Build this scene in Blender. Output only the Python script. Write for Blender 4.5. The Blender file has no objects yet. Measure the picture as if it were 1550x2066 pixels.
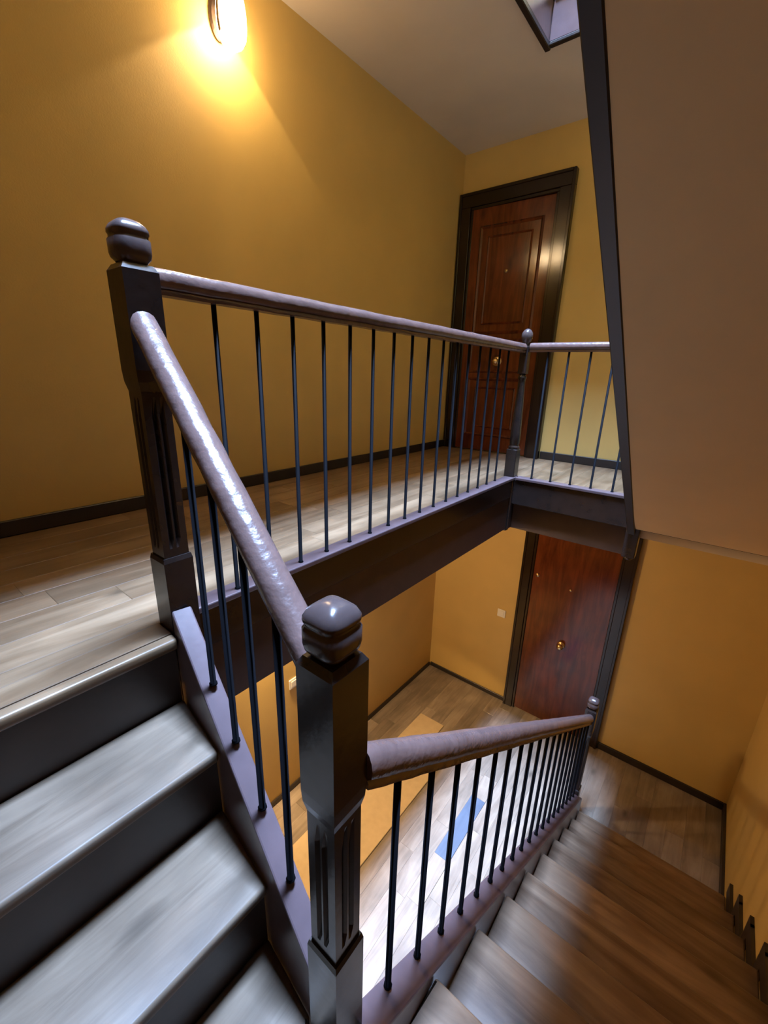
import bpy, bmesh, math, random
from mathutils import Vector, Matrix
random.seed(7)
S = bpy.context.scene
COL = S.collection

# ---------------------------------------------------------------- camera
cam_d = bpy.data.cameras.new('camera')
cam_d.sensor_fit = 'HORIZONTAL'
cam_d.sensor_width = 36.0
cam_d.lens = 36.0 * 862.16 / 1550.0
cam_d.clip_start = 0.02
cam = bpy.data.objects.new('camera', cam_d)
COL.objects.link(cam)
yaw, pit, rol = map(math.radians, (-37.9564, -17.8106, 1.6483))
F = Vector((math.sin(yaw) * math.cos(pit), math.cos(yaw) * math.cos(pit), math.sin(pit)))
R = Vector((math.cos(yaw), -math.sin(yaw), 0))
U = R.cross(F)
R2 = R * math.cos(rol) + U * math.sin(rol)
U2 = -R * math.sin(rol) + U * math.cos(rol)
M = Matrix((R2, U2, -F)).transposed().to_4x4()
M.translation = Vector((1.0956, -0.3926, 0.6607))
cam.matrix_world = M
S.camera = cam

# ---------------------------------------------------------------- world, daylight, exposure
S.view_settings.view_transform = 'Standard'
S.view_settings.look = 'None'
S.view_settings.gamma = 1.0
S.view_settings.use_curve_mapping = False
S.view_settings.exposure = 0.0
S.cycles.use_denoising = True
S.cycles.max_bounces = 12
S.cycles.diffuse_bounces = 6
S.cycles.sample_clamp_indirect = 6.0
W = bpy.data.worlds.new('world')
S.world = W
W.use_nodes = True
W.node_tree.nodes['Background'].inputs[0].default_value = (0.55, 0.7, 1.0, 1)
W.node_tree.nodes['Background'].inputs[1].default_value = 0.3
SKY_Z = 7.2
sky_d = bpy.data.lights.new('skylight_daylight', 'AREA')   # the daylight that comes down the stair well from its roof light
sky_d.shape = 'RECTANGLE'
sky_d.size, sky_d.size_y = 0.84, 2.4
sky_d.color = (0.39, 0.59, 1.0)
sky_d.energy = 5000.0
sky = bpy.data.objects.new('skylight_daylight', sky_d)
sky.location = (0.34, 1.25, SKY_Z + 0.02)
COL.objects.link(sky)
LAMP_COL = (1.0, 0.70, 0.38)
LAMP_POINT, LAMP_SPOT, LAMP_EMIT = 15.0, 30.0, 9.0
LOW_GAIN = 7.5

# ---------------------------------------------------------------- constants of the stair (metres)
XL, XR, YF, YD = -1.0792, 1.7342, -1.15, 3.3628       # wall faces
H = 2.6045                                            # storey height
RI = H / 13
Y2 = 2.4888                                           # front of the landing arm
N0, GA = 0.105, 0.2095                                # flight A: first nosing, going
Y20, GB = 0.247, 0.272                                # flight B: first nosing, going
ZQ = -4 * RI                                          # quarter landing
ZC = 2.4147                                           # upper ceiling

def lineA(x): return 0.070 - (x - 0.035) * 0.1529      # plan line of the balustrade on flight A
def lineB(y): return 0.755 + (y - 0.02) * 0.01134      # plan line of the balustrade on flight B

# ---------------------------------------------------------------- materials
def mat(name, col, rough=0.5, metal=0.0, spec=0.5, coat=0.0, emit=None, estr=0.0):
    m = bpy.data.materials.new(name)
    m.use_nodes = True
    b = m.node_tree.nodes['Principled BSDF']
    b.inputs['Base Color'].default_value = (*col, 1)
    b.inputs['Roughness'].default_value = rough
    b.inputs['Metallic'].default_value = metal
    b.inputs['Specular IOR Level'].default_value = spec
    b.inputs['Coat Weight'].default_value = coat
    b.inputs['Coat Roughness'].default_value = 0.12
    if emit:
        b.inputs['Emission Color'].default_value = (*emit, 1)
        b.inputs['Emission Strength'].default_value = estr
    return m

def nodes(m):
    nt = m.node_tree
    return nt, nt.nodes, nt.links, nt.nodes['Principled BSDF']

def paint(name, col, rough, var=0.12, bump=0.05, nscale=9.0, bscale=120.0, coat=0.0, spec=0.5):
    """a painted surface: slight cloudy colour variation and a fine relief"""
    m = mat(name, col, rough, coat=coat, spec=spec)
    nt, N, L, b = nodes(m)
    tc = N.new('ShaderNodeTexCoord')
    n1 = N.new('ShaderNodeTexNoise'); n1.inputs['Scale'].default_value = nscale; n1.inputs['Detail'].default_value = 4
    L.new(tc.outputs['Object'], n1.inputs['Vector'])
    r = N.new('ShaderNodeValToRGB')
    r.color_ramp.elements[0].position = 0.3; r.color_ramp.elements[1].position = 0.7
    r.color_ramp.elements[0].color = (*[c * (1 - var) for c in col], 1)
    r.color_ramp.elements[1].color = (*[min(1, c * (1 + var)) for c in col], 1)
    L.new(n1.outputs['Fac'], r.inputs['Fac']); L.new(r.outputs['Color'], b.inputs['Base Color'])
    n2 = N.new('ShaderNodeTexNoise'); n2.inputs['Scale'].default_value = bscale; n2.inputs['Detail'].default_value = 3
    L.new(tc.outputs['Object'], n2.inputs['Vector'])
    bp = N.new('ShaderNodeBump'); bp.inputs['Strength'].default_value = bump; bp.inputs['Distance'].default_value = 0.004
    L.new(n2.outputs['Fac'], bp.inputs['Height']); L.new(bp.outputs['Normal'], b.inputs['Normal'])
    return m

def wood(name, dark, light, rough, axis='Y', grain=1.0, obj_var=0.25, coat=0.0, bump=0.08, spec=0.5):
    """boards: stretched grain, knots and a tone of its own for every object"""
    m = mat(name, light, rough, coat=coat, spec=spec)
    nt, N, L, b = nodes(m)
    tc = N.new('ShaderNodeTexCoord')
    oi = N.new('ShaderNodeObjectInfo')
    mp = N.new('ShaderNodeMapping')
    s = {'X': (1.6, 16, 16), 'Y': (16, 1.6, 16), 'Z': (16, 16, 1.6)}[axis]
    mp.inputs['Scale'].default_value = [v * grain for v in s]
    add = N.new('ShaderNodeVectorMath'); add.operation = 'ADD'
    sc = N.new('ShaderNodeVectorMath'); sc.operation = 'SCALE'
    cmb = N.new('ShaderNodeCombineXYZ')
    for i in range(3): L.new(oi.outputs['Random'], cmb.inputs[i])
    L.new(cmb.outputs[0], sc.inputs[0]); sc.inputs['Scale'].default_value = 37.0
    L.new(tc.outputs['Object'], add.inputs[0]); L.new(sc.outputs[0], add.inputs[1])
    L.new(add.outputs[0], mp.inputs['Vector'])
    n = N.new('ShaderNodeTexNoise'); n.inputs['Scale'].default_value = 1.0; n.inputs['Detail'].default_value = 7
    n.inputs['Roughness'].default_value = 0.65; n.inputs['Distortion'].default_value = 0.9
    L.new(mp.outputs[0], n.inputs['Vector'])
    r = N.new('ShaderNodeValToRGB')
    r.color_ramp.elements[0].position = 0.28; r.color_ramp.elements[1].position = 0.68
    r.color_ramp.elements[0].color = (*dark, 1); r.color_ramp.elements[1].color = (*light, 1)
    L.new(n.outputs['Fac'], r.inputs['Fac'])
    # broad cloudy mottling and a few knots
    n3 = N.new('ShaderNodeTexNoise'); n3.inputs['Scale'].default_value = 4.5; n3.inputs['Detail'].default_value = 3
    L.new(add.outputs[0], n3.inputs['Vector'])
    mr3 = N.new('ShaderNodeMapRange'); mr3.inputs['From Min'].default_value = 0.3; mr3.inputs['From Max'].default_value = 0.7
    mr3.inputs['To Min'].default_value = 0.78; mr3.inputs['To Max'].default_value = 1.15
    L.new(n3.outputs['Fac'], mr3.inputs['Value'])
    mpk = N.new('ShaderNodeMapping'); mpk.inputs['Scale'].default_value = {'X': (1.7, 4, 4), 'Y': (4, 1.7, 4), 'Z': (4, 4, 1.7)}[axis]
    L.new(add.outputs[0], mpk.inputs['Vector'])
    vk = N.new('ShaderNodeTexVoronoi'); vk.inputs['Scale'].default_value = 1.0; vk.inputs['Randomness'].default_value = 1.0
    L.new(mpk.outputs[0], vk.inputs['Vector'])
    mrk = N.new('ShaderNodeMapRange'); mrk.inputs['From Min'].default_value = 0.03; mrk.inputs['From Max'].default_value = 0.11
    mrk.inputs['To Min'].default_value = 0.5; mrk.inputs['To Max'].default_value = 1.0
    L.new(vk.outputs['Distance'], mrk.inputs['Value'])
    mul = N.new('ShaderNodeMath'); mul.operation = 'MULTIPLY'
    L.new(mr3.outputs[0], mul.inputs[0]); L.new(mrk.outputs[0], mul.inputs[1])
    hs = N.new('ShaderNodeHueSaturation')
    mr = N.new('ShaderNodeMapRange'); mr.inputs['To Min'].default_value = 1 - obj_var; mr.inputs['To Max'].default_value = 1 + obj_var
    L.new(oi.outputs['Random'], mr.inputs['Value'])
    mul2 = N.new('ShaderNodeMath'); mul2.operation = 'MULTIPLY'
    L.new(mr.outputs[0], mul2.inputs[0]); L.new(mul.outputs[0], mul2.inputs[1]); L.new(mul2.outputs[0], hs.inputs['Value'])
    L.new(r.outputs['Color'], hs.inputs['Color']); L.new(hs.outputs['Color'], b.inputs['Base Color'])
    bp = N.new('ShaderNodeBump'); bp.inputs['Strength'].default_value = bump; bp.inputs['Distance'].default_value = 0.002
    L.new(n.outputs['Fac'], bp.inputs['Height']); L.new(bp.outputs['Normal'], b.inputs['Normal'])
    return m

M_WALL = paint('ochre wall paint', (0.57, 0.39, 0.122), 0.62, var=0.05, bump=0.10, nscale=3, bscale=160)
M_CEIL = paint('cream ceiling paint', (0.66, 0.58, 0.47), 0.75, var=0.04, bump=0.06, nscale=3, bscale=120)
M_SOFFIT = paint('warm cream soffit paint', (0.76, 0.59, 0.34), 0.75, var=0.04, bump=0.06, nscale=3, bscale=120)
M_PAINT_SHADE = paint('brown gloss paint', (0.020, 0.014, 0.012), 0.24, var=0.15, bump=0.10, nscale=14, bscale=45, spec=0.5)  # the one brown paint, darkened to carry the shade on upright faces
M_RAIL_LIT = paint('worn brown gloss paint of the handrails', (0.115, 0.070, 0.060), 0.24, var=0.15, bump=0.55, nscale=18, bscale=42, spec=0.55)  # same brown paint, lightened to carry the daylight on the rails
M_PAINT_LIT = paint('mauve brown gloss paint of the strings', (0.100, 0.068, 0.070), 0.28, var=0.12, bump=0.08, nscale=14, bscale=45)  # same paint again, its lighter mauve tone standing in for skylight
M_CAP_LIT = paint('brown gloss paint of the newel caps', (0.060, 0.042, 0.039), 0.22, var=0.15, bump=0.12, nscale=20, bscale=60)  # same paint at a middle tone, for the lit tops of the caps
M_DARK = paint('dark brown paint', (0.040, 0.025, 0.020), 0.38, var=0.15, bump=0.06, nscale=10, bscale=60)
M_BASE = paint('near black baseboard paint', (0.022, 0.016, 0.013), 0.40, var=0.1, bump=0.04)
M_IRON = paint('black iron paint', (0.004, 0.004, 0.005), 0.7, var=0.1, bump=0.03, spec=0.05)
M_FLOOR = wood('light laminate planks', (0.122, 0.070, 0.034), (0.245, 0.162, 0.092), 0.36, 'Y', obj_var=0.16)
M_LOWFLOOR = wood('worn laminate planks of the lower landing', (0.170, 0.130, 0.094), (0.320, 0.260, 0.195), 0.36, 'Y', obj_var=0.22)
M_TREAD = wood('light oak stair treads', (0.130, 0.093, 0.062), (0.228, 0.170, 0.118), 0.42, 'Y', grain=1.2, obj_var=0.08, bump=0.10, spec=0.22)
M_TREAD_SHADE = wood('worn brown stair treads', (0.070, 0.037, 0.019), (0.215, 0.138, 0.085), 0.36, 'X', grain=0.7, obj_var=0.2)  # same wood as the near flight, its shade put into the colour
M_DOOR = wood('red brown mahogany veneer', (0.055, 0.011, 0.003), (0.155, 0.034, 0.010), 0.13, 'Z', obj_var=0.05, coat=0.0, bump=0.03)
M_FRAME = wood('dark varnished door frame', (0.008, 0.004, 0.003), (0.020, 0.010, 0.006), 0.15, 'Z', obj_var=0.05, coat=0.0, bump=0.03)
M_BRASS = mat('aged brass', (0.72, 0.50, 0.24), 0.28, metal=1.0)
M_PLASTIC = mat('cream white plastic', (0.80, 0.76, 0.64), 0.35)
M_MAT = paint('pale cream runner', (0.50, 0.38, 0.22), 0.8, var=0.05, bump=0.15, nscale=20, bscale=300)
M_GLASS = mat('glowing frosted glass', (0.95, 0.9, 0.8), 0.4, emit=(1.0, 0.80, 0.50), estr=LAMP_EMIT)
nt, N_, L_, b_ = nodes(M_GLASS)      # glass that glows and lets the bulb's light through
mx = N_.new('ShaderNodeMixShader'); tr = N_.new('ShaderNodeBsdfTransparent'); mx.inputs[0].default_value = 0.45
L_.new(tr.outputs[0], mx.inputs[1]); L_.new(b_.outputs[0], mx.inputs[2]); L_.new(mx.outputs[0], N_['Material Output'].inputs['Surface'])
M_METAL = mat('dark bronze metal', (0.06, 0.04, 0.03), 0.35, metal=0.8)

# ---------------------------------------------------------------- mesh helpers
def link(name, me, m, parent=None, loc=None):
    o = bpy.data.objects.new(name, me)
    COL.objects.link(o)
    if m and not me.materials: me.materials.append(m)
    if parent: o.parent = parent
    if loc is not None: o.location = loc
    return o

def bm_obj(name, bm, m, parent=None, smooth=False, loc=None):
    bmesh.ops.recalc_face_normals(bm, faces=bm.faces[:])
    me = bpy.data.meshes.new(name)
    bm.to_mesh(me); bm.free()
    if smooth:
        for p in me.polygons: p.use_smooth = True
    return link(name, me, m, parent, loc)

def box(bm, x0, x1, y0, y1, z0, z1):
    v = [bm.verts.new(c) for c in ((x0, y0, z0), (x1, y0, z0), (x1, y1, z0), (x0, y1, z0), (x0, y0, z1), (x1, y0, z1), (x1, y1, z1), (x0, y1, z1))]
    for f in ((0, 3, 2, 1), (4, 5, 6, 7), (0, 1, 5, 4), (1, 2, 6, 5), (2, 3, 7, 6), (3, 0, 4, 7)):
        bm.faces.new([v[i] for i in f])

def prism(bm, pts, fn):
    """pts: outline; fn(p, side) -> 3D for side 0 and 1"""
    a = [bm.verts.new(fn(p, 0)) for p in pts]
    b = [bm.verts.new(fn(p, 1)) for p in pts]
    bm.faces.new(a); bm.faces.new(b[::-1])
    n = len(pts)
    for i in range(n):
        bm.faces.new((a[i], b[i], b[(i + 1) % n], a[(i + 1) % n]))

def bevel(bm, w, seg=2):
    bmesh.ops.bevel(bm, geom=bm.edges[:], offset=w, segments=seg, affect='EDGES', profile=0.5, clamp_overlap=True)

def boxobj(name, x0, x1, y0, y1, z0, z1, m, parent=None, bv=0.0, seg=2):
    bm = bmesh.new(); box(bm, x0, x1, y0, y1, z0, z1)
    if bv: bevel(bm, bv, seg)
    return bm_obj(name, bm, m, parent)

def loft(bm, rings, close=True):
    vs = [[bm.verts.new(p) for p in r] for r in rings]
    n = len(rings[0])
    for a, b in zip(vs, vs[1:]):
        for i in range(n):
            bm.faces.new((a[i], a[(i + 1) % n], b[(i + 1) % n], b[i]))
    if close:
        bm.faces.new(vs[0][::-1]); bm.faces.new(vs[-1])

def empty(name, loc=(0, 0, 0)):
    o = bpy.data.objects.new(name, None)
    o.empty_display_size = 0.1
    COL.objects.link(o); o.location = loc
    return o

def tag(o, label, cat, group=None):
    o['label'] = label; o['category'] = cat
    if group: o['group'] = group
    return o

def struct(o):
    o['kind'] = 'structure'
    return o

# ================================================================ THE SETTING
ZB, ZT = -H, SKY_Z
bm = bmesh.new(); box(bm, XL - 0.12, XL, YF - 0.12, YD + 0.12, ZB - 0.1, ZT); struct(bm_obj('wall_left', bm, M_WALL))
bm = bmesh.new(); box(bm, XL, XR, YD, YD + 0.12, ZB - 0.1, ZT); struct(bm_obj('wall_back', bm, M_WALL))
bm = bmesh.new(); box(bm, XR, XR + 0.12, YF - 0.12, YD + 0.12, ZB - 0.1, ZT); struct(bm_obj('wall_right', bm, M_WALL))
bm = bmesh.new(); box(bm, XL, XR, YF - 0.12, YF, ZB - 0.1, ZT); struct(bm_obj('wall_front', bm, M_WALL))

UX = -0.105                                            # edge of the landings above
# roof above the well with the roof light opening
bm = bmesh.new()
box(bm, XL, -0.08, YF, YD, ZT, ZT + 0.1); box(bm, 0.76, XR, YF, YD, ZT, ZT + 0.1)
box(bm, -0.08, 0.76, YF, 0.05, ZT, ZT + 0.1); box(bm, -0.08, 0.76, 2.45, YD, ZT, ZT + 0.1)
struct(bm_obj('ceiling', bm, M_CEIL))

# landings of the storeys above, seen by the light only through the open well
for zz in (2 * H,):
    bm = bmesh.new()
    box(bm, XL, UX, YF, YD, zz - 0.19, zz); box(bm, 0.80, XR, YF, Y2, zz - 0.19, zz)
    box(bm, UX, XR, Y2, YD, zz - 0.19, zz); box(bm, UX, 0.80, YF, 0.0, zz - 0.19, zz)
    struct(bm_obj('ceiling', bm, M_CEIL))

# ceiling over the upper landing = underside of the next landing, with the well left open
bm = bmesh.new()
box(bm, XL, UX - 0.03, YF, YD, ZC, ZC + 0.16)
box(bm, UX - 0.03, XR, Y2 + 0.03, YD, ZC, ZC + 0.16)
struct(bm_obj('ceiling', bm, M_CEIL))
# ceiling over the lower landing
bm = bmesh.new()
box(bm, XL, -0.05, YF, YD, -0.25, -0.04)
box(bm, -0.05, XR, Y2 + 0.092, YD, -0.25, -0.04); box(bm, 0.80, XR, Y2 + 0.031, Y2 + 0.092, -0.25, -0.04)
struct(bm_obj('ceiling', bm, M_CEIL))

# ---------------------------------------------------------------- floors laid with single planks
def plank_mesh(w, l, t=0.012, c=0.0016):
    me = bpy.data.meshes.new('plank')
    v = []
    for z, i in ((0, 0), (t - c, 0), (t, c)):
        v += [(i, i, z), (w - i, i, z), (w - i, l - i, z), (i, l - i, z)]
    f = [(0, 3, 2, 1), (8, 9, 10, 11)]
    for b in (0, 4):
        for i in range(4):
            j = (i + 1) % 4
            f.append((b + i, b + j, b + 4 + j, b + 4 + i))
    me.from_pydata(v, [], f); me.update()
    return me

def lay(parent, x0, x1, y0, y1, z, m, w, lens):
    """rows of planks along Y; z is the top"""
    n = max(1, round((x1 - x0) / w)); w = (x1 - x0) / n
    cache = {}
    for i in range(n):
        y = y0
        first = random.uniform(0.25, 1.0)
        while y < y1 - 1e-4:
            l = random.choice(lens) * first; first = 1.0
            l = round(l, 2)
            if y + l > y1 - 0.12: l = y1 - y
            k = (round(w, 4), round(l, 4))
            if k not in cache: cache[k] = plank_mesh(w, l)
            link('plank', cache[k], m, parent, (x0 + i * w, y, z - 0.012))
            y += l

bm = bmesh.new()
box(bm, XL, XR, YF, YD, ZB - 0.1, ZB - 0.012)
low = struct(bm_obj('floor', bm, M_DARK))
lay(low, XL + 0.001, XR - 0.001, -0.35, YD - 0.001, ZB, M_LOWFLOOR, 0.118, (0.58, 0.58, 0.87, 1.16))
M_BLUEPLANK = wood('odd blue grey planks', (0.085, 0.11, 0.15), (0.12, 0.15, 0.20), 0.35, 'Y', obj_var=0.05)
for o in list(low.children):                                  # two odd blue-grey planks in the bright part of the floor
    l = max(v.co.y for v in o.data.vertices)
    if o.location.x < 0.19 < o.location.x + 0.117 and o.location.y < 1.9 < o.location.y + l:
        me = plank_mesh(0.1156, 0.58); me.materials.append(M_BLUEPLANK)
        rest0, rest1 = 1.60 - o.location.y, o.location.y + l - 2.18
        oy = o.location.y
        if rest0 > 0.02: link('plank', plank_mesh(0.1156, rest0), M_LOWFLOOR, low, (o.location.x, oy, o.location.z))
        if rest1 > 0.02: link('plank', plank_mesh(0.1156, rest1), M_LOWFLOOR, low, (o.location.x, 2.18, o.location.z))
        o.data = me; o.location.y = 1.60
bm = bmesh.new()
box(bm, XL, -0.05, YF, YD, -0.04, -0.012)
box(bm, -0.05, XR, Y2 + 0.05, YD, -0.04, -0.012)
box(bm, -0.05, 0.085, YF, 0.035, -0.04, -0.012)
up = struct(bm_obj('floor', bm, M_DARK))
lay(up, XL + 0.001, -0.062, YF + 0.001, YD - 0.001, 0.0, M_FLOOR, 0.126, (0.9, 1.2, 1.2, 0.75))
lay(up, -0.060, XR - 0.001, Y2 + 0.062, YD - 0.001, 0.0, M_FLOOR, 0.126, (0.9,))
lay(up, -0.060, -0.003, YF + 0.001, 0.110, 0.0, M_FLOOR, 0.126, (1.2,))
lay(up, -0.002, 0.068, YF + 0.001, 0.032, 0.0, M_FLOOR, 0.126, (1.2,))

# ---------------------------------------------------------------- baseboards
BT = 0.062
def base(name, x0, x1, y0, y1, z, h=BT):
    return struct(boxobj(name, x0, x1, y0, y1, z + 0.001, z + h, M_BASE, None, 0.003, 1))
base('baseboard_left', XL + 0.0005, XL + 0.016, YF + 0.02, YD - 0.04, 0.0, 0.066)
base('baseboard_back', -0.125, XR - 0.002, YD - 0.016, YD - 0.0005, 0.0, 0.066)
base('baseboard_left', XL + 0.0005, XL + 0.014, YF + 0.02, YD - 0.02, ZB, 0.05)
base('baseboard_back', XL + 0.018, -0.146, YD - 0.014, YD - 0.0005, ZB, 0.05)
base('baseboard_back', 0.777, XR - 0.02, YD - 0.018, YD - 0.0005, ZB, 0.07)
base('baseboard_right', XR - 0.018, XR - 0.0005, Y20 + 8 * GB + 0.04, YD - 0.001, ZB, 0.07)
# stepped skirting beside flight B: one board per step
bm = bmesh.new()
for k in range(1, 9):
    z = ZQ - RI * k; y0 = Y20 + GB * (k - 1); y1 = y0 + GB
    box(bm, XR - 0.018, XR - 0.0005, y0 + 0.012, y1 + 0.03, z + 0.001, z + 0.085)
    box(bm, XR - 0.0175, XR - 0.0007, y0 + 0.012, y0 + 0.075, z + 0.03, z + RI + 0.085)
struct(bm_obj('trim_1', bm, M_BASE))

# ---------------------------------------------------------------- landing edges (fascia boards)
def fascia(z, xe, lower):
    bm = bmesh.new(); box(bm, xe - 0.03, xe, 0.05, Y2 + 0.03, z - 0.145 if lower else ZC - 0.004, z - 0.018); bevel(bm, 0.004, 1)
    struct(bm_obj('trim_2', bm, M_PAINT_SHADE if lower else M_PAINT_LIT))  # the upper storey's fascia takes the paint copy lightened as skylit
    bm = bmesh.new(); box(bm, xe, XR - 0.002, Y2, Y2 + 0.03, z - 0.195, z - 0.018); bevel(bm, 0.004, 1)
    struct(bm_obj('trim_3', bm, M_PAINT_SHADE if lower else M_PAINT_LIT))
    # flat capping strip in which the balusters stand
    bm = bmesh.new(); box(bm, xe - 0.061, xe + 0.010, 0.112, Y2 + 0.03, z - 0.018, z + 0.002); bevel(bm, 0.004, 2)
    struct(bm_obj('trim_4', bm, M_PAINT_LIT))
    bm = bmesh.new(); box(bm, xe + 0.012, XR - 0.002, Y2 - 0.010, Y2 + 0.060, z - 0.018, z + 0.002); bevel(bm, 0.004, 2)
    struct(bm_obj('trim_5', bm, M_PAINT_LIT))
    if lower:
        bm = bmesh.new(); box(bm, xe - 0.05, xe - 0.010, 0.05, Y2 + 0.07, z - 0.388, z - 0.146); bevel(bm, 0.004, 1)
        struct(bm_obj('trim_6', bm, M_DARK))
        bm = bmesh.new(); box(bm, xe - 0.009, 0.79, Y2 + 0.045, Y2 + 0.09, z - 0.388, z - 0.196); bevel(bm, 0.004, 1)
        struct(bm_obj('trim_7', bm, M_DARK))
        bm = bmesh.new(); box(bm, xe - 0.009, 0.79, Y2 + 0.031, Y2 + 0.09, z - 0.196, z - 0.16)
        struct(bm_obj('trim_7', bm, M_DARK))
    else:
        # dark moulding round the edge of the ceiling opening
        bm = bmesh.new(); box(bm, xe - 0.028, xe + 0.004, 0.05, Y2 + 0.03, ZC - 0.028, ZC - 0.004); bevel(bm, 0.004, 1)
        struct(bm_obj('trim_8', bm, M_BASE))
        bm = bmesh.new(); box(bm, xe + 0.004, XR - 0.002, Y2 - 0.004, Y2 + 0.028, ZC - 0.022, ZC - 0.004); bevel(bm, 0.004, 1)
        struct(bm_obj('trim_8', bm, M_BASE))
fascia(0.0, 0.0, True)
fascia(H, UX, False)
# floor slab of the next landing
bm = bmesh.new()
box(bm, XL, UX - 0.031, YF, YD, ZC + 0.16, H)
box(bm, UX - 0.031, XR, Y2 + 0.031, YD, ZC + 0.16, H - 0.02)
struct(bm_obj('floor', bm, M_FLOOR))

# ---------------------------------------------------------------- doors
def frame_mesh(x0, x1, z0, z1, w, yb, yf):
    bm = bmesh.new()
    box(bm, x0, x0 + w, yf, yb, z0, z1 - w); box(bm, x1 - w, x1, yf, yb, z0, z1 - w); box(bm, x0, x1, yf, yb, z1 - w, z1)
    # inner moulding, stepped back
    box(bm, x0 + w, x0 + w + 0.022, yf + 0.012, yb, z0, z1 - w - 0.022); box(bm, x1 - w - 0.022, x1 - w, yf + 0.012, yb, z0, z1 - w - 0.022)
    box(bm, x0 + w, x1 - w, yf + 0.012, yb, z1 - w - 0.022, z1 - w)
    # raised outer bead
    for a, b in ((x0, x0 + 0.022), (x1 - 0.022, x1)): box(bm, a, b, yf - 0.008, yf, z0, z1)
    box(bm, x0 + 0.022, x1 - 0.022, yf - 0.008, yf, z1 - 0.022, z1)
    bevel(bm, 0.003, 1)
    return bm

def moulding_ring(bm, x0, x1, z0, z1, w, yf, d):
    """a picture-frame moulding standing d proud of yf"""
    o = [(x0, z0), (x1, z0), (x1, z1), (x0, z1)]
    i = [(x0 + w, z0 + w), (x1 - w, z0 + w), (x1 - w, z1 - w), (x0 + w, z1 - w)]
    h = [(x0 + w / 2, z0 + w / 2), (x1 - w / 2, z0 + w / 2), (x1 - w / 2, z1 - w / 2), (x0 + w / 2, z1 - w / 2)]
    rr = [[bm.verts.new((x, y, z)) for x, z in r] for r, y in ((o, yf), (h, yf - d), (i, yf))]
    for a, b in zip(rr, rr[1:]):
        for k in range(4):
            bm.faces.new((a[k], a[(k + 1) % 4], b[(k + 1) % 4], b[k]))

def disc(bm, c, r, y0, y1, n=20, r1=None):
    r1 = r if r1 is None else r1
    loft(bm, [[(c[0] + rad * math.cos(2 * math.pi * i / n), y, c[1] + rad * math.sin(2 * math.pi * i / n)) for i in range(n)] for y, rad in ((y0, r), (y1, r1))])

def knob_obj(name, parent, cx, cz, y, rose, ball, m=M_BRASS):
    bm = bmesh.new(); n = 20
    prof = [(0, rose), (0.006, rose), (0.010, rose * 0.7), (0.012, ball * 0.45), (0.026, ball * 0.45), (0.032, ball * 0.8), (0.042, ball), (0.054, ball * 0.85), (0.061, ball * 0.4), (0.063, 0.001)]
    loft(bm, [[(cx + r * math.cos(2 * math.pi * i / n), y - d, cz + r * math.sin(2 * math.pi * i / n)) for i in range(n)] for d, r in prof])
    return bm_obj(name, bm, m, parent, smooth=True)

d1 = struct(bm_obj('door_1', frame_mesh(-1.072, -0.130, 0.0, 2.118, 0.105, YD - 0.001, YD - 0.052), M_FRAME))
LX0, LX1, LZ1 = -0.943, -0.259, 1.989
bm = bmesh.new(); box(bm, LX0, LX1, YD - 0.016, YD - 0.002, 0.012, LZ1)
leaf = bm_obj('door_leaf', bm, M_DOOR, d1)
bm = bmesh.new()
yf = YD - 0.016
moulding_ring(bm, -0.868, -0.334, 1.02, 1.862, 0.026, yf, 0.012)
moulding_ring(bm, -0.790, -0.412, 1.10, 1.780, 0.016, yf, 0.008)
moulding_ring(bm, -0.868, -0.334, 0.14, 0.66, 0.026, yf, 0.012)
moulding_ring(bm, -0.790, -0.412, 0.22, 0.58, 0.016, yf, 0.008)
moulding_ring(bm, -0.868, -0.334, 0.70, 0.98, 0.020, yf, 0.008)
o = bm_obj('panel_moulding', bm, M_DOOR, leaf)
knob_obj('door_knob', leaf, -0.605, 0.80, yf, 0.042, 0.026)
bm = bmesh.new(); disc(bm, (-0.603, 1.505), 0.014, yf, yf - 0.008, 16, 0.011); bm_obj('peephole', bm, M_BRASS, leaf, True)
hp = Vector((LX1, YD - 0.002, 0))
leaf.matrix_world = Matrix.Translation(hp) @ Matrix.Rotation(math.radians(1.9), 4, 'Z') @ Matrix.Translation(-hp)   # turn added so the lamp's reflection falls on the leaf

Z2 = ZB
d2 = struct(bm_obj('door_2', frame_mesh(-0.141, 0.771, Z2, Z2 + 2.10, 0.088, YD - 0.001, YD - 0.038), M_FRAME))
bm = bmesh.new(); box(bm, -0.029, 0.659, YD - 0.014, YD - 0.002, Z2 + 0.012, Z2 + 1.988)
bm_obj('door_leaf', bm, M_DOOR, d2)
yf2 = YD - 0.014
knob_obj('door_knob', d2, 0.315, -1.694, yf2, 0.036, 0.030)
bm = bmesh.new(); disc(bm, (0.316, -1.125), 0.012, yf2, yf2 - 0.008, 16, 0.010); bm_obj('peephole', bm, M_BRASS, d2, True)
bm = bmesh.new(); disc(bm, (0.012, -1.07), 0.020, yf2, yf2 - 0.012, 18, 0.016); bm_obj('lock', bm, M_BRASS, d2, True)

# ================================================================ NEWEL POSTS
def sq_ring(z, hw, depth=0.0, fl=0.26):
    """square ring with two flutes per side (depth 0: flat); 7 points per side"""
    pts = []
    prof = [(-1.0, 0), (-fl - 0.22, 0), (-fl, 1), (-fl + 0.20, 0), (fl - 0.20, 0), (fl, 1), (fl + 0.22, 0)]
    for s in range(4):
        c, sn = (1, 0, -1, 0)[s], (0, 1, 0, -1)[s]
        for t, d in prof:
            u, v = hw - d * depth, t * hw
            pts.append((u * c - v * sn, u * sn + v * c, z))
    return pts

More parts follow.
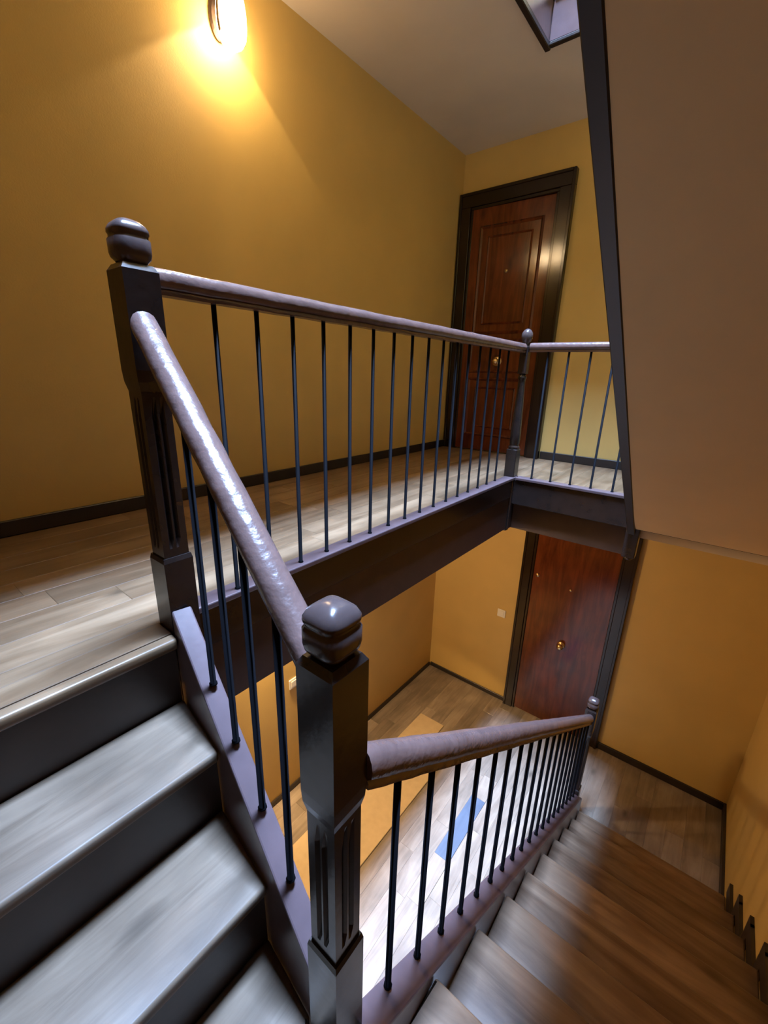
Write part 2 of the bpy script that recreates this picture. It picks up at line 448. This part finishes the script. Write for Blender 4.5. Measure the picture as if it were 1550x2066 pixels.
def se_ring(z, r, n=32, e=4.0):
    pts = []
    for i in range(n):
        a = 2 * math.pi * i / n
        c, s = math.cos(a), math.sin(a)
        k = (abs(c) ** e + abs(s) ** e) ** (-1 / e)
        pts.append((r * k * c, r * k * s, z))
    return pts

def newel(x, y, zbot, zbase, zhead0, zhead1, hw, label, rot=0.0):
    """square fluted post: foot block up to zbase, fluted shaft, head block zhead0..zhead1, cap above"""
    o = empty('newel_post', (x, y, zbot)); o.rotation_euler.z = rot
    b, s = hw, hw * 0.84
    Z = lambda z: z - zbot
    bm = bmesh.new()
    loft(bm, [sq_ring(0, b), sq_ring(Z(zbase) - 0.012, b), sq_ring(Z(zbase), b * 0.93)])
    bm_obj('foot_block', bm, M_PAINT_SHADE, o)
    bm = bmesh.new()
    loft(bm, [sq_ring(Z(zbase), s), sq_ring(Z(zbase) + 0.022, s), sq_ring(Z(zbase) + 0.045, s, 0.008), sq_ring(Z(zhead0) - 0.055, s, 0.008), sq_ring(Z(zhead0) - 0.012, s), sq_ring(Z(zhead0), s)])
    bm_obj('fluted_shaft', bm, M_PAINT_SHADE, o)
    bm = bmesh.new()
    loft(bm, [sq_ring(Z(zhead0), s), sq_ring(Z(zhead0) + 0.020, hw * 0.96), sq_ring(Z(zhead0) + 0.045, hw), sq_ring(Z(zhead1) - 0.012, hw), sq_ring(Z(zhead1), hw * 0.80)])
    bm_obj('head_block', bm, M_PAINT_SHADE, o)
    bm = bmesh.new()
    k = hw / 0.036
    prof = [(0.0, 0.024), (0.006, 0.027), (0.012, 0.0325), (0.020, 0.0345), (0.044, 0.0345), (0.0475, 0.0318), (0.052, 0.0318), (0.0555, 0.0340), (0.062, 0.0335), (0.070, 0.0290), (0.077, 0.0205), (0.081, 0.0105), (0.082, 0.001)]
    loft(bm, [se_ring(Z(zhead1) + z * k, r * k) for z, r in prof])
    c = bm_obj('cap', bm, M_CAP_LIT, o)
    for p in c.data.polygons: p.use_smooth = True
    return tag(o, label, 'newel post')

def turned_newel(x, y, zf, label, zdrop=0.40):
    """turned post of the landing corner: square foot, tapering turned shaft, square neck, ball"""
    o = empty('newel_post', (x, y, zf - zdrop))
    n = 24
    ring = lambda z, r: [(r * math.cos(2 * math.pi * i / n), r * math.sin(2 * math.pi * i / n), z + zdrop) for i in range(n)]
    bm = bmesh.new(); box(bm, -0.037, 0.037, -0.037, 0.037, zdrop - 0.385, zdrop + 0.195); bevel(bm, 0.004, 1)
    bm_obj('foot_block', bm, M_PAINT_SHADE, o)
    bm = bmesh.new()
    loft(bm, [ring(-0.410, 0.004), ring(-0.406, 0.018), ring(-0.396, 0.028), ring(-0.3851, 0.030)]); bm_obj('drop_finial', bm, M_PAINT_SHADE, o, True)
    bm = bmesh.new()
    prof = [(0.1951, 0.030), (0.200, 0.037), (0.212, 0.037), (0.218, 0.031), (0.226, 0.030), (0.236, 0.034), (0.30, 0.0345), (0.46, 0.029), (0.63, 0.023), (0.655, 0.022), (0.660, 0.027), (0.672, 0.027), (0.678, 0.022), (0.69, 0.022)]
    loft(bm, [ring(z, r) for z, r in prof]); bm_obj('turned_shaft', bm, M_PAINT_SHADE, o, True)
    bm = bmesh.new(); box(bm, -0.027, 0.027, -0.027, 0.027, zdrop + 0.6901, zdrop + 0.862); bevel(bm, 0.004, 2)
    bm_obj('head_block', bm, M_PAINT_SHADE, o)
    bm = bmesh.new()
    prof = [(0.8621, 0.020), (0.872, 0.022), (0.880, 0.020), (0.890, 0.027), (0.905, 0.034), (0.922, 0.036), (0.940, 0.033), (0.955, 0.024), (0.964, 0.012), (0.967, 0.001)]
    loft(bm, [ring(z, r) for z, r in prof]); bm_obj('ball_cap', bm, M_CAP_LIT, o, True)
    return tag(o, label, 'newel post')

N1 = (0.037, 0.072); N2 = (0.735, -0.037); NC = (-0.032, 2.500); NL = (0.768, 2.520)
rotA = 0.0
newel(*N1, -0.50, 0.207, 0.610, 0.866, 0.0375, 'dark brown square newel post at the top of the near flight', rotA)
newel(*N2, ZQ - 0.20, -0.310, 0.005, 0.292, 0.0360, 'large glossy square newel post in the foreground where the two lower flights meet', rotA)
turned_newel(*NC, 0.0, 'slender turned newel post with a ball cap at the far corner of the upper landing')
newel(*NL, ZB + 0.001, ZB + 0.30, -1.80, -1.568, 0.0370, 'newel post at the bottom of the descending flight before the lower red brown door')
turned_newel(0.782, Y2 + 0.035, 0.0, 'newel post at the foot of the ascending flight, mostly hidden by its black string', 0.43)

# ================================================================ HANDRAILS AND BALUSTERS
def rail_mesh(a, b, w=0.052, h=0.056):
    """rounded handrail from a to b with plumb cut ends (section kept upright)"""
    a, b = Vector(a), Vector(b)
    d = (b - a); dh = Vector((d.x, d.y, 0)).normalized()
    side = Vector((dh.y, -dh.x, 0))
    k = d.length / math.hypot(d.x, d.y)
    prof = [(-0.34, -0.5), (0.34, -0.5), (0.36, -0.34), (0.30, -0.27), (0.47, -0.16), (0.50, 0.02), (0.46, 0.22), (0.36, 0.38), (0.20, 0.47), (0.0, 0.5),
            (-0.20, 0.47), (-0.36, 0.38), (-0.46, 0.22), (-0.50, 0.02), (-0.47, -0.16), (-0.30, -0.27), (-0.36, -0.34)]
    bm = bmesh.new()
    n = max(2, int(d.length / 0.05))
    rings = []
    for i in range(n + 1):
        c = a.lerp(b, i / n)
        j = [random.uniform(-0.0009, 0.0009) for _ in range(2)]
        rings.append([c + side * (u * w + j[0]) + Vector((0, 0, 1)) * (v * h * k + j[1]) for u, v in prof])
    loft(bm, rings)
    return bm

def smooth_by_angle(o, deg=40):
    me = o.data
    for p in me.polygons: p.use_smooth = True
    me.set_sharp_from_angle(angle=math.radians(deg))

def rod_mesh(l, r=0.0075):
    bm = bmesh.new(); n = 8
    rg = lambda z, q: [(q * math.cos(2 * math.pi * i / n), q * math.sin(2 * math.pi * i / n), z) for i in range(n)]
    loft(bm, [rg(0, r * 1.35), rg(0.004, r * 1.35), rg(0.006, r), rg(l, r)])
    me = bpy.data.meshes.new('baluster'); bmesh.ops.recalc_face_normals(bm, faces=bm.faces[:]); bm.to_mesh(me); bm.free()
    for p in me.polygons: p.use_smooth = True
    me.materials.append(M_IRON)
    return me

def railing(a, b, feet, label, w=0.052, h=0.056, r=0.0075):
    """feet: list of (x, y, z); every baluster runs from its foot to the underside of the rail"""
    o = empty('railing', (feet[0][0], feet[0][1], feet[0][2]))
    off = Vector(o.location)
    rb = bm_obj('handrail', rail_mesh(Vector(a) - off, Vector(b) - off, w, h), M_RAIL_LIT, o)
    smooth_by_angle(rb, 50)
    d = Vector(b) - Vector(a); hl = math.hypot(d.x, d.y); k = d.length / hl
    cache = {}
    for (x, y, z) in feet:
        t = ((x - a[0]) * d.x + (y - a[1]) * d.y) / hl ** 2
        zt = a[2] + d.z * t - 0.5 * h * k
        l = round(zt - z + 0.004, 3)
        if l not in cache: cache[l] = rod_mesh(l, r)
        link('baluster', cache[l], None, o, Vector((x, y, z)) - off)
    return tag(o, label, 'railing')

# upper landing, long side
a = (0.004, N1[1] + 0.0380, 0.849); b = (NC[0] - 0.006, NC[1] - 0.028, 0.849)
feet = []
for i in range(16):
    y = 0.283 + 0.1325 * i
    t = (y - a[1]) / (b[1] - a[1])
    feet.append((a[0] + (b[0] - a[0]) * t - 0.012, y, 0.002))
railing(a, b, feet, 'long level railing along the edge of the upper landing, parallel to the left wall', 0.05, 0.058, 0.0068)
# upper landing, arm
railing((NC[0] + 0.028, NC[1] + 0.010, 0.853), (0.754, NC[1] + 0.034, 0.853), [(0.113 + 0.127 * i, NC[1] + 0.014 + 0.003 * i, 0.002) for i in range(5)],
        'short level railing from the turned corner post to the black string on the right', 0.05, 0.056, 0.0068)

# flight A
def strA(x): return -0.216 - 0.85 * (x - 0.41)         # top of the near string
def strB(y): return -0.690 - 0.700 * (y - 0.114)       # top of the string of flight B
ra = lambda x: 0.478 - 0.80 * (x - 0.41)
a = (N1[0] + 0.0435, lineA(N1[0] + 0.0435), ra(N1[0] + 0.0435)); b = (N2[0] - 0.0410, lineA(N2[0] - 0.0410), ra(N2[0] - 0.0410))
railing(a, b, [(x, lineA(x), strA(x) + 0.0095) for x in (0.248, 0.356, 0.470, 0.580)],
        'steep railing of the near flight with a wide worn handrail shining blue', 0.056, 0.050, 0.0075)
# flight B
rbz = lambda y: 0.066 - 0.690 * (y - 0.011)
a = (lineB(N2[1] + 0.0378), N2[1] + 0.0378, rbz(N2[1] + 0.0378)); b = (lineB(NL[1] - 0.0385) - 0.012, NL[1] - 0.0385, rbz(NL[1] - 0.0385))
railing(a, b, [(lineB(y), y, strB(y) + 0.0080) for y in [0.108 + 0.1262 * i for i in range(19)]],
        'railing of the descending flight, running from the foreground post down to the lower door', 0.054, 0.066, 0.0075)

# ================================================================ STAIR FLIGHTS
def tread_poly(bm, pts, z, t=0.032):
    prism(bm, pts, lambda p, s: (p[0], p[1], z - t * (1 - s)))

def nosing_tread(name, pts, z, m, parent, t=0.032):
    bm = bmesh.new(); tread_poly(bm, pts, z, t); bevel(bm, 0.008, 3)
    o = bm_obj(name, bm, m, parent); smooth_by_angle(o, 35)
    return o

# the flight from the upper landing down to the quarter landing
fa = empty('stair_flight', (0.4, -0.5, ZQ))
def child(o, parent):
    o.parent = parent; o.matrix_parent_inverse = parent.matrix_world.inverted(); return o
bpy.context.view_layer.update()
def endA(x): return lineA(x) - 0.030
parts = []
nx = lambda k: N0 + GA * k
parts.append(nosing_tread('tread', [(0.069, YF + 0.002), (nx(0), YF + 0.002), (nx(0), 0.030), (0.069, 0.033)], 0.0, M_FLOOR, None))
for k in range(1, 4):
    x0, x1 = nx(k - 1) - 0.0195, nx(k)
    parts.append(nosing_tread('tread', [(x0, YF + 0.002), (x1, YF + 0.002), (x1, endA(x1)), (x0, endA(x0))] if k < 3 else [(x0, YF + 0.002), (x1, YF + 0.002), (x1, -0.092), (0.682, -0.092), (0.682, endA(0.682)), (x0, endA(x0))], -RI * k, M_TREAD, None))
for k in range(4):
    x = nx(k) - 0.020; ye = -0.080 if k == 3 else (0.029 if k == 0 else endA(x))
    bm = bmesh.new(); prism(bm, [(x - 0.016, YF + 0.002), (x, YF + 0.002), (x, ye), (x - 0.016, ye)], lambda p, s, k=k: (p[0], p[1], -RI * (k + 1) - 0.030 if s == 0 else -RI * k - 0.0325))
    parts.append(bm_obj('riser', bm, M_DARK, None))
# string: outline along the line, with the top set over the nosings
bm = bmesh.new()
xs0, xs1 = N1[0] + 0.0425, N2[0] - 0.0425
dirA = Vector((1, -0.1529, 0)).normalized(); nA = Vector((0.1529, 1, 0)).normalized()
out = [(xs0, strA(xs0)), (xs1, strA(xs1)), (xs1, strA(xs1) - 0.40), (xs0, strA(xs0) - 0.40)]
prism(bm, out, lambda p, s: Vector((p[0], lineA(p[0]), p[1])) + nA * (-0.028 if s == 0 else 0.022))
bevel(bm, 0.004, 2)
parts.append(bm_obj('string', bm, M_PAINT_LIT, None))
bm = bmesh.new()
prism(bm, [(nx(0) - 0.04, -0.06), (nx(3) + 0.02, ZQ - 0.06), (nx(3) + 0.02, ZQ - 0.14), (nx(0) - 0.04, -0.25)], lambda p, s: (p[0], YF + 0.003 if s == 0 else -0.08, p[1] - 0.19))
parts.append(bm_obj('soffit', bm, M_SOFFIT, None))
for o in parts: child(o, fa)
tag(fa, 'near flight of pale wooden treads with dark risers rising to the upper landing', 'staircase')

# quarter landing under the camera and the flight down to the lower landing
fb = empty('stair_flight', (1.25, 1.3, ZB))
bpy.context.view_layer.update()
parts = []
ex = lambda y: lineB(y) + 0.052
parts.append(nosing_tread('landing_board', [(nx(3) - 0.018, YF + 0.002), (XR - 0.002, YF + 0.002), (XR - 0.002, Y20), (ex(Y20), Y20), (ex(0.016), 0.016), (0.790, 0.016), (0.790, -0.094), (nx(3) - 0.0195, -0.094)], ZQ, M_TREAD_SHADE, None))
for k in range(1, 9):
    y0, y1, z = Y20 + GB * (k - 1) - 0.0195, Y20 + GB * k, ZQ - RI * k
    parts.append(nosing_tread('tread', [(ex(y0), y0), (XR - 0.0195, y0), (XR - 0.0195, y1), (ex(y1), y1)], z, M_TREAD_SHADE, None))
for k in range(9):
    y = Y20 + GB * k - 0.020
    bm = bmesh.new(); box(bm, ex(y), XR - 0.0195, y - 0.016, y, max(ZB + 0.0005, ZQ - RI * (k + 1) - 0.030), ZQ - RI * k - 0.0325)
    parts.append(bm_obj('riser', bm, M_TREAD_SHADE, None))
bm = bmesh.new()
ys0, ys1 = 0.003, NL[1] - 0.0385
out = [(ys0, strB(ys0)), (ys1, strB(ys1)), (ys1, max(ZB + 0.002, strB(ys1) - 0.36)), (2.25, ZB + 0.002), (ys0, strB(ys0) - 0.44)]
prism(bm, out, lambda p, s: (lineB(p[0]) + (-0.022 if s == 0 else 0.050), p[0], p[1]))
bevel(bm, 0.004, 2)
parts.append(bm_obj('string', bm, M_PAINT_LIT, None))
for o in parts: child(o, fb)
tag(fb, 'descending flight of worn treads toned dark as in shade and its quarter landing at the lower right', 'staircase')

# the ascending flight above: seen from below as a plastered soffit with a black string
fu = empty('stair_flight', (1.25, 1.3, 0.0))
bpy.context.view_layer.update()
parts = []
sb = lambda y: 0.828 - 0.752 * (y - 1.08)              # underside
yu0, yu1 = Y20 - 0.02, Y2 - 0.012
bm = bmesh.new()
prism(bm, [(yu0, sb(yu0)), (yu1, sb(yu1)), (yu1, sb(yu1) + 0.30), (yu0, sb(yu0) + 0.36)], lambda p, s: (0.757 if s == 0 else 0.797, p[0], p[1] - 0.006))
bevel(bm, 0.003, 1)
parts.append(bm_obj('string', bm, M_BASE, None))
bm = bmesh.new()
cove = [(yu0, sb(yu0)), (1.2, sb(1.2)), (2.0, sb(2.0)), (2.28, sb(2.28) + 0.001), (2.38, sb(2.38) + 0.008), (2.44, sb(2.44) + 0.020), (yu1, sb(yu1) + 0.034)]
top = [(yu1, sb(yu1) + 0.075), (yu0, sb(yu0) + 0.075)]
prism(bm, cove + top, lambda p, s: (0.7975 if s == 0 else XR - 0.001, p[0], p[1]))
parts.append(bm_obj('soffit', bm, M_SOFFIT, None))
for k in range(1, 9):
    z = H + ZQ - RI * k; y0 = Y20 + GB * (k - 1) - 0.018
    parts.append(boxobj('tread', 0.798, XR - 0.002, y0, Y20 + GB * k, z - 0.032, z, M_TREAD_SHADE, None, 0.006, 2))
for k in range(9):
    y = Y20 + GB * k - 0.020; z = H + ZQ - RI * k
    parts.append(boxobj('riser', 0.798, XR - 0.002, y - 0.016, y, z - RI + 0.0005, z - 0.0325, M_PAINT_SHADE, None))
for o in parts: child(o, fu)
tag(fu, 'ascending flight overhead seen as a sloping cream soffit with a thin black string', 'staircase')
# its quarter landing and the flight on to the next landing (above and behind the camera)
fv = empty('stair_flight', (0.4, -0.5, H + ZQ))
bpy.context.view_layer.update()
parts = [boxobj('landing_board', nx(3), XR - 0.002, YF + 0.002, yu0 - 0.022, H + ZQ - 0.20, H + ZQ, M_CEIL, None)]
bm = bmesh.new()
prism(bm, [(UX - 0.02, H - 0.03), (nx(3) - 0.001, H + ZQ - 0.02), (nx(3) - 0.001, H + ZQ - 0.20), (UX - 0.02, H - 0.185)], lambda p, s: (p[0], YF + 0.002 if s == 0 else 0.02, p[1]))
parts.append(bm_obj('soffit', bm, M_SOFFIT, None))
for o in parts: child(o, fv)
tag(fv, 'flight and quarter landing above the camera leading on to the next storey', 'staircase')

# ================================================================ LAMPS
def sconce(z, label, gain):
    y0 = 1.075
    o = empty('wall_sconce', (XL, y0, z))
    n = 24
    bm = bmesh.new()
    loft(bm, [[(x, 0.045 * math.cos(2 * math.pi * i / n) * s, 0.085 * math.sin(2 * math.pi * i / n) * s + 0.06) for i in range(n)] for x, s in ((0.0008, 1.0), (0.010, 1.0), (0.016, 0.82))])
    bm_obj('wall_plate', bm, M_METAL, o)
    cx = 0.105
    # curved arm
    bm = bmesh.new(); m = 8
    path = [(0.016, 0.07), (0.045, 0.085), (0.075, 0.105), (0.095, 0.125), (cx, 0.142)]
    loft(bm, [[(px + 0.008 * math.cos(2 * math.pi * i / m), 0.008 * math.sin(2 * math.pi * i / m), pz) for i in range(m)] for px, pz in path])
    bm_obj('arm', bm, M_METAL, o, True)
    ring = lambda zz, r: [(cx + r * math.cos(2 * math.pi * i / n), r * math.sin(2 * math.pi * i / n), zz) for i in range(n)]
    bm = bmesh.new()
    loft(bm, [ring(0.126, 0.020), ring(0.150, 0.026), ring(0.158, 0.020), ring(0.170, 0.004)]); bm_obj('lamp_holder', bm, M_METAL, o, True)
    bm = bmesh.new()
    prof = [(0.125, 0.022), (0.110, 0.044), (0.085, 0.058), (0.04, 0.064), (-0.01, 0.064), (-0.045, 0.058), (-0.068, 0.044), (-0.080, 0.026)]
    loft(bm, [ring(zz, r) for zz, r in prof], close=False)
    bm_obj('glass_shade', bm, M_GLASS, o, True)
    # two straps that hold the glass
    for sgn in (-1, 1):
        bm = bmesh.new()
        for (za, ra_), (zb_, rb_) in zip(prof[:5], prof[1:6]):
            loft(bm, [[(cx - 0.006, sgn * (ra_ + 0.001), za), (cx + 0.006, sgn * (ra_ + 0.001), za), (cx + 0.006, sgn * (ra_ + 0.005), za), (cx - 0.006, sgn * (ra_ + 0.005), za)],
                      [(cx - 0.006, sgn * (rb_ + 0.001), zb_), (cx + 0.006, sgn * (rb_ + 0.001), zb_), (cx + 0.006, sgn * (rb_ + 0.005), zb_), (cx - 0.006, sgn * (rb_ + 0.005), zb_)]])
        bm_obj('strap', bm, M_METAL, o)
    bm = bmesh.new()
    loft(bm, [ring(zz, r) for zz, r in ((0.125, 0.006), (0.122, 0.014), (0.116, 0.020), (0.110, 0.020), (0.105, 0.010), (0.104, 0.001))])
    bm_obj('bulb', bm, M_GLASS, o, True)
    ld = bpy.data.lights.new('sconce_glow', 'POINT'); ld.energy = LAMP_POINT * gain; ld.color = LAMP_COL; ld.shadow_soft_size = 0.06
    l = bpy.data.objects.new('sconce_glow', ld); COL.objects.link(l); l.parent = o; l.location = (cx, 0, 0.0)
    sd = bpy.data.lights.new('sconce_beam', 'SPOT'); sd.energy = LAMP_SPOT * gain; sd.color = LAMP_COL; sd.shadow_soft_size = 0.012
    sd.spot_size = math.radians(104); sd.spot_blend = 0.12
    s = bpy.data.objects.new('sconce_beam', sd); COL.objects.link(s); s.parent = o; s.location = (cx, 0, 0.10)
    return tag(o, label, 'wall lamp')
sconce(2.10, 'glowing glass wall sconce on the ochre left wall above the upper landing', 1.0)
sconce(2.10 - H, 'glowing glass wall sconce on the lower left wall, hidden under the upper landing', LOW_GAIN)

# ================================================================ SMALL THINGS
def switch(name, label, wall, c):
    o = empty(name, c)
    def bx(n, x0, x1, y0, y1, z0, z1, bv):
        bm = bmesh.new()
        if wall == 'back': box(bm, x0, x1, -y1, -y0, z0, z1)
        else: box(bm, y0, y1, x0, x1, z0, z1)
        bevel(bm, bv, 2); return bm_obj(n, bm, M_PLASTIC, o)
    bx('switch_plate', -0.042, 0.042, 0.0008, 0.010, -0.042, 0.042, 0.004)
    bx('switch_rocker', -0.026, 0.026, 0.0102, 0.016, -0.026, 0.026, 0.003)
    return tag(o, label, 'light switch')
switch('light_switch', 'square cream light switch on the wall left of the lower door', 'back', (-0.288, YD, -1.600))
switch('light_switch', 'small white light switch on the lower left wall, half hidden behind the foreground post', 'left', (XL, 1.330, -1.590))

bm = bmesh.new()
prism(bm, [(-0.725, 0.62), (-0.255, 0.62), (-0.250, 2.08), (-0.452, 2.34), (-0.455, 2.648), (-0.720, 2.640)], lambda p, s: (p[0], p[1], ZB + 0.0008 + 0.009 * s))
bevel(bm, 0.003, 1)
tag(bm_obj('floor_mat', bm, M_MAT), 'long pale cream runner mat lying on the lower landing floor', 'mat')
